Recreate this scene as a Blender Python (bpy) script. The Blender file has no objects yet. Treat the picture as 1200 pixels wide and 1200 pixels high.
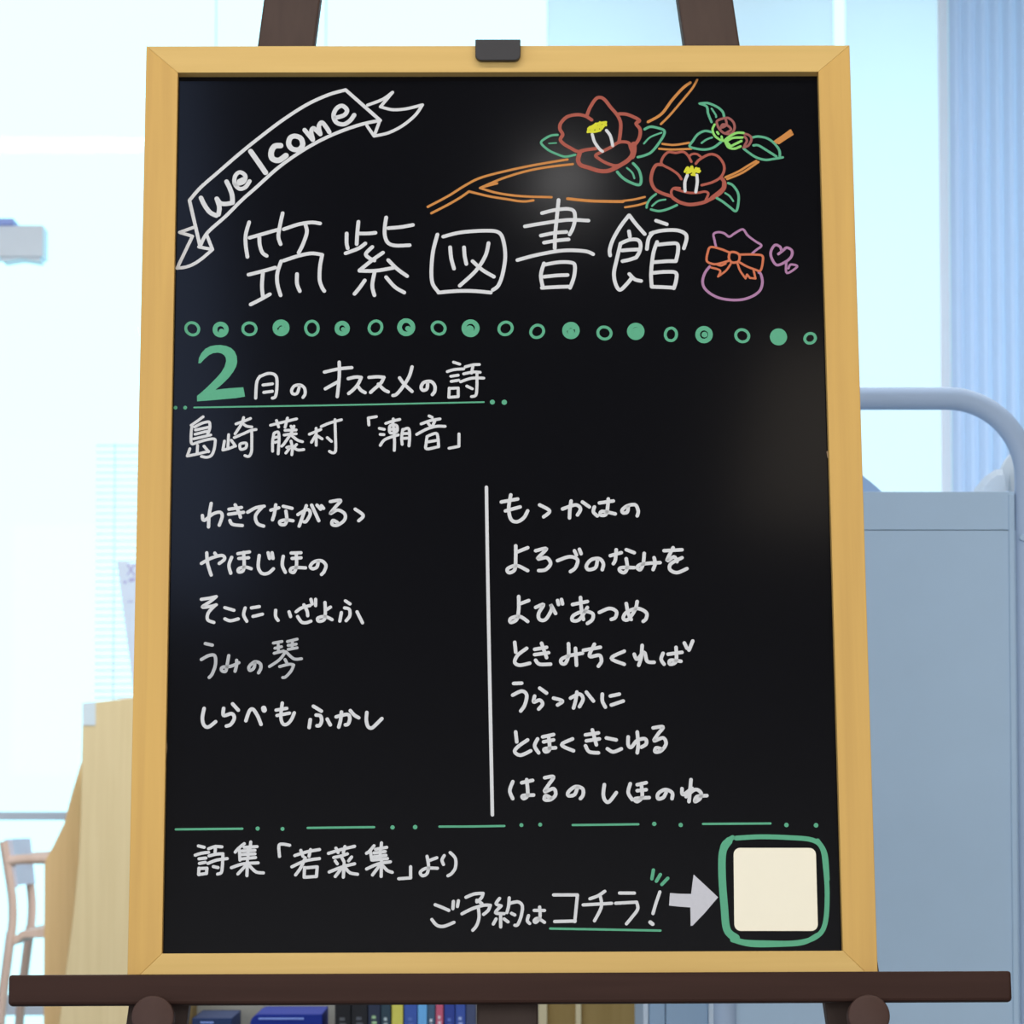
import bpy, bmesh, math, random
from mathutils import Vector, Matrix
C = bpy.context.scene.collection
sc = bpy.context.scene
R = math.radians
random.seed(4)

# ---------------------------------------------------------------- camera, sky, lamps, exposure
cam = bpy.data.objects.new('camera', bpy.data.cameras.new('camera'))
C.objects.link(cam)
cam.location = (0, 0, 0.9)
cam.rotation_euler = (R(90 + 4), 0, 0)
cam.data.sensor_width = 36
cam.data.lens = 132
cam.data.clip_end = 200
cam.data.dof.use_dof = True
cam.data.dof.focus_distance = 3.5
cam.data.dof.aperture_fstop = 24
sc.camera = cam

world = bpy.data.worlds.new('overcast_sky')
sc.world = world
world.use_nodes = True
wb = world.node_tree.nodes['Background']
wb.inputs[0].default_value = (1.0, 1.05, 1.12, 1)
wb.inputs[1].default_value = 1.7

def area_lamp(name, loc, sx, sy, power, col, rot=(0, 0, 0)):
    d = bpy.data.lights.new(name, 'AREA')
    d.shape = 'RECTANGLE'; d.size = sx; d.size_y = sy; d.energy = power; d.color = col
    o = bpy.data.objects.new(name, d); C.objects.link(o)
    o.location = loc; o.rotation_euler = rot
    return o
area_lamp('ceiling_fill', (0.0, 1.6, 3.56), 4.5, 0.5, 84, (1, .90, .76))  # unseen, added under the ceiling to light the sign from above in front
area_lamp('front_fill', (0.0, -5.9, 1.9), 8.0, 2.0, 205, (1, .94, .84), (R(90), 0, 0))  # unseen panel added behind the camera as frontal fill
# ceiling spot and two added lamps, mirrored faintly in the glossy board
area_lamp('ceiling_spot', (0.194, 0.024, 3.585), 0.085, .085, 1.1, (1, .97, .95))
area_lamp('board_tint_lamp', (0.88, -1.15, 3.58), 0.40, 0.95, 2.4, (1, .86, .68))  # added only for the warm patch mirrored at the board's right
area_lamp('board_tint_lamp', (-1.25, -0.5, 3.58), 1.40, 3.2, 38, (.42, .58, 1))  # added only for the bluish tint mirrored along the board's left
area_lamp('ceiling_fill', (0.6, 5.4, 3.56), 4.5, 0.4, 70, (.92, .96, 1))  # unseen, added to brighten the background
area_lamp('ceiling_fill', (0.0, 8.4, 3.56), 5.0, 0.4, 170, (1, .96, .95))  # unseen, added to brighten the far end, chair and shades
area_lamp('left_blue_fill', (-3.9, 1.2, 1.7), 3.0, 2.0, 60, (.70, .84, 1), (0, R(-90), 0))  # cool fill added out of view at the left, no opening there

sc.view_settings.view_transform = 'Standard'
sc.view_settings.look = 'None'
sc.view_settings.exposure = 0.0
sc.view_settings.gamma = 1.0
sc.view_settings.use_curve_mapping = False
sc.cycles.use_denoising = True
sc.cycles.max_bounces = 8

# ---------------------------------------------------------------- helpers
def mat(name, col, rough=.6, spec=.3, metal=0, wood=None, noise=None, translucent=0):
    m = bpy.data.materials.new(name); m.use_nodes = True
    nt = m.node_tree; N = nt.nodes; L = nt.links
    b = N['Principled BSDF']
    b.inputs['Base Color'].default_value = (*col, 1)
    b.inputs['Roughness'].default_value = rough
    b.inputs['Specular IOR Level'].default_value = spec
    b.inputs['Metallic'].default_value = metal
    if wood:                                   # (second colour, grain scale xyz)
        c2, s = wood
        tc = N.new('ShaderNodeTexCoord'); mp = N.new('ShaderNodeMapping'); no = N.new('ShaderNodeTexNoise')
        cr = N.new('ShaderNodeValToRGB')
        mp.inputs['Scale'].default_value = s
        no.inputs['Scale'].default_value = 1; no.inputs['Detail'].default_value = 5; no.inputs['Distortion'].default_value = .4
        cr.color_ramp.elements[0].position = .3; cr.color_ramp.elements[0].color = (*c2, 1)
        cr.color_ramp.elements[1].position = .7; cr.color_ramp.elements[1].color = (*col, 1)
        L.new(tc.outputs['Object'], mp.inputs[0]); L.new(mp.outputs[0], no.inputs['Vector'])
        L.new(no.outputs[0], cr.inputs[0]); L.new(cr.outputs[0], b.inputs['Base Color'])
    if noise:                                  # (amount, scale): fine grain in the colour
        amt, s = noise
        tc = N.new('ShaderNodeTexCoord'); no = N.new('ShaderNodeTexNoise'); mx = N.new('ShaderNodeMix')
        mx.data_type = 'RGBA'
        no.inputs['Scale'].default_value = s; no.inputs['Detail'].default_value = 4
        mx.inputs[6].default_value = (*[c * (1 - amt) for c in col], 1)
        mx.inputs[7].default_value = (*[min(1, c * (1 + amt)) for c in col], 1)
        L.new(tc.outputs['Object'], no.inputs['Vector']); L.new(no.outputs[0], mx.inputs[0]); L.new(mx.outputs[2], b.inputs['Base Color'])
    if translucent:
        t = N.new('ShaderNodeBsdfTranslucent'); ms = N.new('ShaderNodeMixShader')
        t.inputs[0].default_value = (*col, 1); ms.inputs[0].default_value = translucent
        L.new(b.outputs[0], ms.inputs[1]); L.new(t.outputs[0], ms.inputs[2])
        L.new(ms.outputs[0], N['Material Output'].inputs[0])
    return m

def glass(name):
    m = bpy.data.materials.new(name); m.use_nodes = True
    N = m.node_tree.nodes; L = m.node_tree.links
    t = N.new('ShaderNodeBsdfTransparent'); g = N.new('ShaderNodeBsdfGlossy'); ms = N.new('ShaderNodeMixShader')
    t.inputs[0].default_value = (.735, .965, .985, 1); g.inputs['Roughness'].default_value = .02; ms.inputs[0].default_value = .005
    L.new(t.outputs[0], ms.inputs[1]); L.new(g.outputs[0], ms.inputs[2]); L.new(ms.outputs[0], N['Material Output'].inputs[0])
    return m

def obj(name, bm, m, parent=None, smooth=False, label=None):
    bmesh.ops.recalc_face_normals(bm, faces=bm.faces)
    if parent:
        bm.transform(parent.matrix_world.inverted())
    me = bpy.data.meshes.new(name); bm.to_mesh(me); bm.free()
    for x in (m if isinstance(m, list) else [m]): me.materials.append(x)
    if smooth:
        for p in me.polygons: p.use_smooth = True
        me.set_sharp_from_angle(angle=R(40))
    o = bpy.data.objects.new(name, me); C.objects.link(o)
    if parent:
        o.parent = parent; o.matrix_world = parent.matrix_world.copy()
    if label: o['label'] = label
    WORLD[o] = parent.matrix_world.copy() if parent else Matrix()
    return o
WORLD = {}

def thing(name, label, cat, loc=(0, 0, 0), rot=None, group=None, kind=None):
    o = bpy.data.objects.new(name, None); C.objects.link(o)
    M = Matrix.Translation(loc) @ (rot.to_4x4() if rot else Matrix())
    o.matrix_world = M
    o.empty_display_size = .05
    if label: o['label'] = label
    if cat: o['category'] = cat
    if group: o['group'] = group
    if kind: o['kind'] = kind
    return o

def structure(name, bm, m, parent=None):
    o = obj(name, bm, m, parent)
    if not parent: o['kind'] = 'structure'
    return o

def box(bm, x0, x1, y0, y1, z0, z1, bev=0, M=None):
    t = bmesh.new()
    v = [t.verts.new((x, y, z)) for x in (x0, x1) for y in (y0, y1) for z in (z0, z1)]
    for f in ((0, 1, 3, 2), (4, 6, 7, 5), (0, 4, 5, 1), (2, 3, 7, 6), (0, 2, 6, 4), (1, 5, 7, 3)):
        t.faces.new([v[i] for i in f])
    bmesh.ops.recalc_face_normals(t, faces=t.faces)
    if bev: bmesh.ops.bevel(t, geom=t.edges[:], offset=bev, segments=2, affect='EDGES', profile=.5)
    merge(bm, t, M)
    return bm

def merge(bm, t, M=None):
    if M is not None: t.transform(M)
    me = bpy.data.meshes.new('tmp'); t.to_mesh(me); t.free(); bm.from_mesh(me); bpy.data.meshes.remove(me)

def prism(bm, pts, y0, y1, bev=0, M=None):
    """polygon in x-z pushed from depth y0 to y1"""
    t = bmesh.new()
    a = [t.verts.new((x, y0, z)) for x, z in pts]; b = [t.verts.new((x, y1, z)) for x, z in pts]
    n = len(pts)
    t.faces.new(a); t.faces.new(b[::-1])
    for i in range(n): t.faces.new((a[i], b[i], b[(i + 1) % n], a[(i + 1) % n]))
    bmesh.ops.recalc_face_normals(t, faces=t.faces)
    if bev: bmesh.ops.bevel(t, geom=[e for e in t.edges], offset=bev, segments=2, affect='EDGES', profile=.5)
    merge(bm, t, M)
    return bm

def tube(bm, path, r, seg=16, M=None, caps=True):
    t = bmesh.new(); rings = []
    P = [Vector(p) for p in path]
    up = Vector((0, 1, 0.001))
    for i, p in enumerate(P):
        d = (P[min(i + 1, len(P) - 1)] - P[max(i - 1, 0)]).normalized()
        u = up.cross(d)
        if u.length < .05: u = Vector((1, 0, 0)).cross(d)
        u.normalize(); w = d.cross(u)
        rr = r[i] if isinstance(r, (list, tuple)) else r
        rings.append([t.verts.new(p + u * math.cos(2 * math.pi * k / seg) * rr + w * math.sin(2 * math.pi * k / seg) * rr) for k in range(seg)])
    for a, b in zip(rings, rings[1:]):
        for k in range(seg): t.faces.new((a[k], a[(k + 1) % seg], b[(k + 1) % seg], b[k]))
    if caps: t.faces.new(rings[0]); t.faces.new(rings[-1][::-1])
    bmesh.ops.recalc_face_normals(t, faces=t.faces)
    merge(bm, t, M)
    return bm

def disc(bm, c, r, y0, y1, bev=.003, seg=40, M=None):
    """a round knob: axis along y"""
    prof = [(0, y0), (r - bev, y0), (r - bev * .3, y0 + bev * .3), (r, y0 + bev), (r, y1), (0, y1)]
    t = bmesh.new(); rings = []
    for rr, y in prof:
        if rr == 0: rings.append([t.verts.new((c[0], y, c[1]))])
        else: rings.append([t.verts.new((c[0] + rr * math.cos(2 * math.pi * k / seg), y, c[1] + rr * math.sin(2 * math.pi * k / seg))) for k in range(seg)])
    for a, b in zip(rings, rings[1:]):
        for k in range(seg):
            k2 = (k + 1) % seg
            if len(a) == 1: t.faces.new((a[0], b[k], b[k2]))
            elif len(b) == 1: t.faces.new((a[k], b[0], a[k2]))
            else: t.faces.new((a[k], b[k], b[k2], a[k2]))
    bmesh.ops.recalc_face_normals(t, faces=t.faces)
    merge(bm, t, M)
    return bm

def spline(pts, closed=False, n=6):
    if len(pts) < 3: return [Vector(p) for p in pts]
    P = [Vector(p) for p in pts]; out = []
    m = len(P)
    rng = range(m) if closed else range(m - 1)
    for i in rng:
        g = lambda k: P[k % m] if closed else P[max(0, min(m - 1, k))]
        a, b, c, d = g(i - 1), g(i), g(i + 1), g(i + 2)
        for s in range(n):
            t = s / n
            out.append(.5 * ((2 * b) + (c - a) * t + (2 * a - 5 * b + 4 * c - d) * t * t + (3 * b - 3 * c + d - a) * t ** 3))
    if not closed: out.append(P[-1])
    return out

# ---------------------------------------------------------------- materials
WALL = mat('wall_paint', (.72, .76, .80), .9, .1, noise=(.02, 30))
CEIL = mat('ceiling_tile', (.42, .42, .42), .95, .05, noise=(.05, 8))
FLOOR = mat('floor_carpet', (.20, .20, .21), .9, .1, noise=(.15, 60))
ALU = mat('pale_aluminium', (.60, .68, .78), .5, .3)
GLASS = glass('window_glass')
SHADE = mat('roller_shade_fabric', (1.0, .93, .96), .9, .05, noise=(.006, 90), translucent=.95)
VANE = mat('blue_blind_fabric', (.835, .89, 1.0), .9, .05, noise=(.02, 60), translucent=.86)
SLAT = mat('white_blind_slat', (.98, .95, .97), .6, .1, translucent=.8)
FRAMEW_V = mat('honey_wood_upright', (.60, .368, .104), .5, .2, wood=((.525, .315, .09), (90, 90, 3)))
FRAMEW_H = mat('honey_wood_across_lit', (.635, .425, .145), .5, .2, wood=((.58, .38, .122), (3, 90, 90)))  # same wood as the uprights, the rails' stronger light put into the colour
DARK_V = mat('dark_walnut_upright_glare', (.060, .037, .029), .5, .2, wood=((.048, .029, .023), (80, 80, 4)))  # lighter than the ledge wood, glare on the legs put into the colour
DARK_H = mat('dark_walnut_across', (.042, .020, .015), .6, .1, wood=((.032, .015, .011), (4, 80, 80)))
DARK_K = mat('brown_knob', (.060, .032, .025), .5, .15, noise=(.1, 200))
BLACKP = mat('black_plastic', (.012, .012, .016), .45, .4, noise=(.1, 100))
SLATE = mat('black_board_coating', (.0022, .0022, .0034), .105, .155, noise=(.25, 120))
CARDM = mat('ivory_card', (.80, .75, .60), .7, .15, noise=(.02, 40))
BEECH = mat('pale_beech', (.72, .61, .36), .55, .2, wood=((.66, .55, .31), (60, 60, 2.5)))
BEECHD = mat('beech_edge', (.88, .63, .32), .55, .2, wood=((.82, .58, .28), (60, 60, 3)))
OLIVEW = mat('bookcase_wood', (.33, .23, .085), .6, .15, wood=((.28, .19, .065), (60, 60, 3)))
EDGEW = mat('bookcase_edge_wood', (.62, .54, .34), .6, .2, noise=(.08, 40))
CHAIRW = mat('chair_wood', (.85, .66, .58), .5, .25, wood=((.78, .59, .50), (40, 40, 6)))  # wood paled, bloom from the bright window put into the colour
CHAIRF = mat('chair_upholstery', (.66, .70, .84), .9, .1, noise=(.1, 200))
STEEL = mat('blue_grey_steel', (.385, .53, .69), .45, .25, noise=(.03, 14))
STEELT = mat('grey_tube_enamel', (.38, .49, .66), .5, .15, noise=(.02, 20))
STEELL = mat('pale_steel_trim', (.70, .80, .90), .4, .3, noise=(.02, 20))
GREYB = mat('bookcase_back_grey', (.42, .43, .40), .8, .1, noise=(.06, 30))
BAGM = mat('white_paper_bag', (.84, .90, .95), .8, .1, noise=(.02, 30), translucent=.6)
PALEB = mat('pale_blue_plastic', (.80, .90, 1.0), .5, .2, noise=(.02, 30))
DEEPB = mat('blue_bracket_paint', (.36, .48, .98), .5, .2, noise=(.05, 30))
NOTE = mat('notice_paper', (.86, .88, .95), .8, .1, noise=(.02, 40), translucent=.6)
NOTEI = mat('notice_ink', (.42, .42, .66), .8, .1, noise=(.05, 40))

def paint(name, col): return mat(name, col, .75, .12, noise=(.06, 260))
PAINT = {
    'white': paint('white_marker', (.57, .575, .58)), 'grey': paint('thin_white_marker', (.40, .41, .42)),
    'chalk': paint('silver_white_marker', (.50, .50, .535)),
    'green': paint('green_marker', (.095, .345, .205)), 'orange': paint('orange_marker', (.50, .205, .055)),
    'red': paint('red_marker', (.335, .085, .06)), 'brown': paint('brownish_red_marker', (.27, .09, .08)),
    'yellow': paint('yellow_marker', (.58, .57, .035)), 'lime': paint('lime_marker', (.23, .56, .13)),
    'pink': paint('pink_marker', (.35, .175, .31)), 'coral': paint('coral_marker', (.52, .145, .07)),
    'flake': paint('bare_wood_flake', (.30, .22, .14)),
}

# ---------------------------------------------------------------- the room
t = bmesh.new(); box(t, -7, 7, -6, 12.6, -.1, 0); structure('floor', t, FLOOR)
t = bmesh.new(); box(t, -7, 7, -6, 12.6, 3.6, 3.7); structure('ceiling', t, CEIL)
t = bmesh.new(); box(t, -7.1, -7, -6, 12.6, 0, 3.6); structure('wall_left', t, WALL)
t = bmesh.new(); box(t, 7, 7.1, -6, 12.6, 0, 3.6); structure('wall_right', t, WALL)
WL, WM, WR = -1.9061, 0.6512, 2.0021
t = bmesh.new()
box(t, -7, WL, 12, 12.2, 0, 3.6); box(t, WR, 7, 12, 12.2, 0, 3.6)
box(t, WL, WR, 12, 12.2, 0, .06); box(t, WL, WR, 12, 12.2, 3.5, 3.6)
structure('wall_back', t, WALL)

def window(n, x0, x1):
    w = thing('window_%d' % n, None, None, (x0, 12.1, .06), kind='structure')
    t = bmesh.new()
    for a, b, c, d in ((x0, x0 + .05, .06, 3.5), (x1 - .05, x1, .06, 3.5), (x0 + .05, x1 - .05, .06, .09), (x0 + .05, x1 - .05, 3.44, 3.5)):
        box(t, a, b, 12.04, 12.12, c, d, .004)
    obj('window_frame', t, ALU, w)
    t = bmesh.new(); box(t, x0 + .05, x1 - .05, 12.03, 12.11, 0.755, 0.7809, .003); obj('window_rail', t, ALU, w)
    t = bmesh.new(); box(t, x0 + .05, x1 - .05, 12.03, 12.11, 0.1353, 0.1973, .003); obj('window_rail', t, ALU, w)
    t = bmesh.new(); box(t, x0 + .05, x1 - .05, 12.075, 12.085, .09, 3.44); obj('window_pane', t, GLASS, w)
window(1, WL, WM - .01)
window(2, WM + .01, WR)

# roller shades hanging in front of the right hand window
def roller(name, x0, x1, label, y):
    r = thing(name, label, 'blind', ((x0 + x1) / 2, y, .5), group='roller shades over the window')
    t = bmesh.new(); box(t, x0, x1, y - .002, y + .002, .5, 3.44); obj('shade_fabric', t, SHADE, r)
    t = bmesh.new(); box(t, x0, x1, y - .008, y + .008, .475, .5, .003); obj('bottom_bar', t, ALU, r)
    t = bmesh.new(); tube(t, [(x0, y, 3.47), (x1, y, 3.47)], .03); obj('roller_tube', t, ALU, r, True)
    return r
roller('roller_blind', 0.1108, 1.0185, 'pale blue roller shade behind the top of the sign, wider of the two', 11.75)
roller('roller_blind', 1.055, 1.3724, 'narrow white roller shade between the sign and the blue pleated blind', 11.75)

# blue pleated blind at the right
x0, x1, yy = 1.2821, 1.7744, 10.9
pb = thing('pleated_blind', 'blue vertically pleated blind hanging at the right edge', 'blind', (x0, yy, .2))
t = bmesh.new(); step = 0.03964
pts = []
k = 0; x = x0
while x < x1:
    pts += [(x, yy), (x + step * .42, yy - .022), (x + step * .58, yy - .022)]; x += step
rows = [[t.verts.new((px, py, z)) for px, py in pts] for z in (.2, 3.52)]
for i in range(len(pts) - 1): t.faces.new((rows[0][i], rows[0][i + 1], rows[1][i + 1], rows[1][i]))
o = obj('pleated_fabric', t, VANE, pb)
so = o.modifiers.new('thick', 'SOLIDIFY'); so.thickness = .0015
t = bmesh.new(); box(t, x0 - .01, x1, yy - .035, yy + .015, 3.52, 3.58, .004); obj('head_rail', t, ALU, pb)
t = bmesh.new(); box(t, 1.2553, 1.2842, yy + .03, yy + .045, .2, 3.58, .003); obj('side_leaf', t, SHADE, pb)

# venetian blind low in the left window
x0, x1 = -1.2987, -0.479
vb = thing('venetian_blind', 'white venetian blind with thin slats behind the left of the sign', 'blind', (x0, 11.7, 1.0))
t = bmesh.new()
z = 1.0104
Mt = Matrix.Rotation(R(15), 4, 'X')
while z < 1.9322:
    box(t, x0, x1, -.011, .011, -.0009, .0009, 0, Matrix.Translation((0, 11.7, z)) @ Mt); z += .0213
sl = obj('slats', t, SLAT, vb)
t = bmesh.new()
for xx, zc in ((-1.2402, 1.9322), (-0.9315, 3.44), (-0.5855, 3.44)): tube(t, [(xx, 11.685, 0.9998), (xx, 11.685, zc)], .0016, 6)
obj('ladder_cord', t, ALU, vb)
t = bmesh.new(); box(t, x0, x1, 11.687, 11.713, 0.9945, 1.0051, .002); obj('bottom_rail', t, SLAT, vb)
t = bmesh.new(); box(t, x0, x1, 11.67, 11.73, 3.44, 3.5, .003); obj('head_rail', t, SLAT, vb)

# pale blue box fixture on the mullion at the left edge
fx = thing('box_fixture', 'pale blue box fixture with blue bracket at the left edge by the window', 'fixture', (-1.7381, 11.9, 2.4959))
t = bmesh.new(); box(t, -1.7644, -1.4471, 11.5, 11.62, 2.4932, 2.5914, .004); obj('housing', t, PALEB, fx)
t = bmesh.new(); box(t, -1.7907, -1.5379, 11.49, 11.66, 2.5914, 2.6113, .002)
box(t, -1.8566, -1.7644, 11.6, 12.04, 2.5914, 2.6113, .002); obj('bracket', t, DEEPB, fx)
t = bmesh.new()
pts = spline([(-1.5743, 2.4959), (-1.5716, 2.4813), (-1.5162, 2.4892), (-1.461, 2.4813), (-1.4584, 2.4959)])
prism(t, [(p.x, p.y) for p in pts], 11.51, 11.61); obj('base_flange', t, PALEB, fx)

# ---------------------------------------------------------------- reading carrel, notice, chair at the left
cr = thing('study_carrel', 'pale beech study carrel with a sloping side panel, left of the sign', 'desk', (-1.0493, 10.3, 0))
def PT(*a): return a
near = [PT(-1.1762, 1.0940), PT(-0.8654, 1.1302), PT(-0.8614, 0.0), PT(-1.2525, 0.0), PT(-1.2321, 0.2337), PT(-1.2168, 0.3608), PT(-1.1972, 0.5228), PT(-1.1844, 0.6620), PT(-1.1795, 0.7782), PT(-1.1783, 0.9179)]
t = bmesh.new(); prism(t, [(p[0], p[1]) for p in near], 10.3, 10.335, .002); obj('side_panel', t, BEECH, cr)
far = [PT(-1.2025, 0.9349), PT(-1.2279, 0.8470), PT(-1.2487, 0.7640), PT(-1.2790, 0.7000), PT(-1.2978, 0.6669), PT(-1.3024, 0.6479), PT(-1.3006, 0.0), PT(-0.9493, 0.0), PT(-0.9524, 0.9349)]
t = bmesh.new(); prism(t, [(p[0], p[1]) for p in far], 10.5, 10.535, .002); obj('side_panel', t, BEECHD, cr)
t = bmesh.new(); box(t, -1.1768, -0.8826, 10.335, 10.5, .68, .71, .003); obj('desk_top', t, BEECHD, cr)
t = bmesh.new(); prism(t, [(-1.1771, 1.0951), (-1.1409, 1.0987), (-1.1404, 1.0345), (-1.1766, 1.0345)], 10.2975, 10.3); obj('paper_label', t, mat('pale_label_paper', (.62, .74, .80), .8, .1, noise=(.02, 30)), cr, label='pale blue paper label at the top corner')

nt_ = thing('notice_card', 'tilted pale paper notice standing on the carrel behind the sign', 'notice', (-1.0357, 10.32, 1.1143))
t = bmesh.new(); prism(t, [(-1.0876, 1.4851), (-0.9489, 1.4710), (-0.9233, 1.1237), (-1.0380, 1.1120), (-1.0504, 1.2103)], 10.319, 10.321); obj('sheet', t, NOTE, nt_)
for a, b, w in (((-1.0590, 1.4778), (-1.0377, 1.4449), .0022), ((-1.0379, 1.4778), (-1.0588, 1.4473), .0022), ((-1.0681, 1.4308), (-1.0610, 1.4261), .004), ((-1.0540, 1.4332), (-1.0376, 1.4355), .005), ((-1.0583, 1.3744), (-1.0419, 1.3744), .0015)):
    t = bmesh.new(); tube(t, [(a[0], 10.3185, a[1]), (b[0], 10.3185, b[1])], w, 6, Matrix.Translation((0, 10.3185, 0)) @ Matrix.Scale(.06, 4, (0, 1, 0)) @ Matrix.Translation((0, -10.3185, 0))); obj('printed_mark', t, NOTEI, nt_)

ch = thing('wooden_armchair', 'wooden armchair with glare-paled colour and open arms at the left edge beside the carrel', 'chair', (-1.4432, 11.2, 0))
def chair_side(y, first):
    k = y
    t = bmesh.new()
    tube(t, spline(first['post']), .013, 10, Matrix.Diagonal((1, 1, 1, 1))); obj('back_post', t, CHAIRW, ch, True)
    t = bmesh.new(); tube(t, spline(first['leg']), [.014] * 99, 10); obj('leg', t, CHAIRW, ch, True)
    t = bmesh.new(); tube(t, spline(first['arm']), .0145, 10); obj('armrest', t, CHAIRW, ch, True)
    t = bmesh.new(); tube(t, first['front'], .014, 10); obj('leg', t, CHAIRW, ch, True)
def side(y, dx):
    q = lambda x, z: (x + dx, y, z)
    return dict(
        post=[q(-1.4845, 0.7054), q(-1.4740, 0.6459), q(-1.4581, 0.5467), q(-1.4551, 0.4848), q(-1.4595, 0.4279)],
        leg=[q(-1.4597, 0.4428), q(-1.4712, 0.3488), q(-1.4850, 0.2254), q(-1.4994, 0.014)],
        arm=[q(-1.4765, 0.6459), q(-1.4317, 0.6533), q(-1.3446, 0.6533), q(-1.1702, 0.6459)],
        front=[q(-1.1752, 0.6459), q(-1.1577, 0.014)])
chair_side(0, side(11.0, 0)); chair_side(1, side(11.4, 0.005))
t = bmesh.new()
pts = [(x, z) for x, z in ((-1.4545, 0.4230), (-1.4299, 0.4452), (-1.3429, 0.4576), (-1.1688, 0.4576), (-1.1636, 0.4279), (-1.4222, 0.4255), (-1.4494, 0.4032))]
prism(t, pts, 10.99, 11.41, .003); obj('seat', t, CHAIRW, ch)
t = bmesh.new()
rings = []
for j in range(9):
    y = 11.0 + .4 * j / 8; bow = .03 * math.sin(math.pi * j / 8)
    rings.append([t.verts.new((x - bow + d, y, z)) for x, z, d in ((-1.4746, 0.7079, 0), (-1.4584, 0.5715, 0), (-1.4584, 0.5715, .018), (-1.4746, 0.7079, .018))])
for a, b in zip(rings, rings[1:]):
    for k in range(4): t.faces.new((a[k], a[(k + 1) % 4], b[(k + 1) % 4], b[k]))
t.faces.new(rings[0]); t.faces.new(rings[-1][::-1])
obj('backrest', t, CHAIRF, ch)

# ---------------------------------------------------------------- bookcase with books, behind the sign
BY = 6.2
bc = thing('bookcase', 'low wooden bookcase with grey back seen under the easel ledge', 'bookcase', (-0.2097, BY, 0))
ztop, zsh, zbot = 0.6381, .30, .0
def panel(x0, x1, label=None):
    t = bmesh.new(); box(t, x0, x1, BY + .006, BY + .33, 0, ztop + .02, .001); o = obj('side_panel', t, OLIVEW, bc, label=label)
    return o
def lip(x0, x1):
    t = bmesh.new(); box(t, x0, x1, BY - .004, BY + .006, 0, ztop + .02, .001); obj('edge_strip', t, EDGEW, bc)
panel(-0.6087, -0.543); panel(0.0448, 0.1092); panel(0.1106, 0.2127)
lip(0.0434, 0.0574); lip(0.1043, 0.1134)
t = bmesh.new(); box(t, -0.543, 0.0448, BY + .31, BY + .33, 0, ztop, .001); obj('back_panel', t, GREYB, bc)
for z in (.04, zsh):
    t = bmesh.new(); box(t, -0.543, 0.0448, BY, BY + .31, z - .02, z, .001); obj('shelf', t, OLIVEW, bc)

def book(px0, px1, h, col, label, band=None, round_left=False, dep=.17):
    x0 = bx(px0); x1 = bx(px1) - .0006
    m = mat('cover', col, .5, .2, noise=(.08, 50))
    b = thing('book', label, 'book', ((x0 + x1) / 2, BY + .04, zsh), group='books on the shelf under the easel ledge')
    t = bmesh.new()
    box(t, x0, x1, BY + .03, BY + .033, zsh + .0005, zsh + h, .0008)
    box(t, x0, x0 + .0015, BY + .033, BY + .03 + dep, zsh + .0005, zsh + h); box(t, x1 - .0015, x1, BY + .033, BY + .03 + dep, zsh + .0005, zsh + h)
    obj('cover', t, m, b)
    t = bmesh.new(); box(t, x0 + .0015, x1 - .0015, BY + .033, BY + .025 + dep, zsh + .0006, zsh + h - .003); obj('page_block', t, CARDM, b)
    if band:
        mb = mat('spine_print', band, .5, .3, noise=(.1, 80))
        t = bmesh.new(); w = x1 - x0
        z = zsh + h - .035
        for k in range(9):
            box(t, x0 + w * .3, x0 + w * (.62 + .08 * (k % 3)), BY + .0292, BY + .0302, z - .005, z); z -= .009
        obj('spine_title', t, mb, b)
def bx(px): return (px - 600) * 0.00141
hb = 0.5235 - .30
for a in (
    (393, 412, hb + .012, (.010, .011, .014), 'black book leftmost of the upright row, next to the blue binder', (.10, .11, .12)),
    (412.5, 431.5, hb + .013, (.014, .015, .019), 'black patterned book beside the book with green lettering', (.09, .10, .12)),
    (432, 446.5, hb + .015, (.025, .035, .07), 'dark navy book with pale green spine lettering', (.35, .55, .30)),
    (447, 458.5, hb + .012, (.03, .06, .085), 'slim dark teal book left of the yellow book', (.5, .6, .62)),
    (459.5, 473, hb + .016, (.66, .62, .12), 'yellow book in the upright row', None),
    (474, 489.5, hb + .012, (.05, .11, .42), 'royal blue book right of the yellow book', (.10, .18, .5)),
    (490, 501, hb + .014, (.16, .46, .85), 'sky blue book in the upright row', None),
    (501.5, 510.5, hb + .010, (.06, .12, .20), 'slim dark book with white spine lettering beside the pink one', (.75, .8, .85)),
    (511, 520, hb + .015, (.60, .12, .20), 'thin pinkish red book in the upright row', (.8, .7, .75)),
    (521, 533.5, hb + .011, (.035, .065, .32), 'dark blue book right of the pinkish red book', (.12, .2, .6)),
    (534, 546, hb + .013, (.05, .10, .40), 'blue book with pale lettering, second from the right end of the row', (.4, .5, .8)),
    (546.5, 558, hb + .010, (.07, .09, .18), 'grey navy book at the right end of the row by the easel post', None)): book(*a)

def binder(px0, px1, py_top, label, col, rnd):
    x0 = bx(px0); x1 = bx(px1); zt = py_top
    b = thing('binder', label, 'binder', ((x0 + x1) / 2, BY + .1, zsh), group='blue binders on the shelf')
    t = bmesh.new()
    n = 10; pts = [(x1, zsh + .0005), (x1, zt)]
    r = rnd
    pts += [(x0 + r - r * math.sin(a * math.pi / 2 / n), zt - r + r * math.cos(a * math.pi / 2 / n)) for a in range(n + 1)] + [(x0, zsh + .0005)]
    prism(t, pts, BY + .03, BY + .24, .001); obj('cover', t, mat('blue_cover', col, .6, .15, noise=(.06, 20)), b)
    t = bmesh.new(); box(t, x0 + .014, x1 - .03, BY + .0288, BY + .0302, zt - .0085, zt - .006); obj('pale_strip', t, mat('pale_blue_strip', (.25, .38, .85), .4, .3, noise=(.05, 40)), b)  # paler strip near the top of the cover
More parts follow.
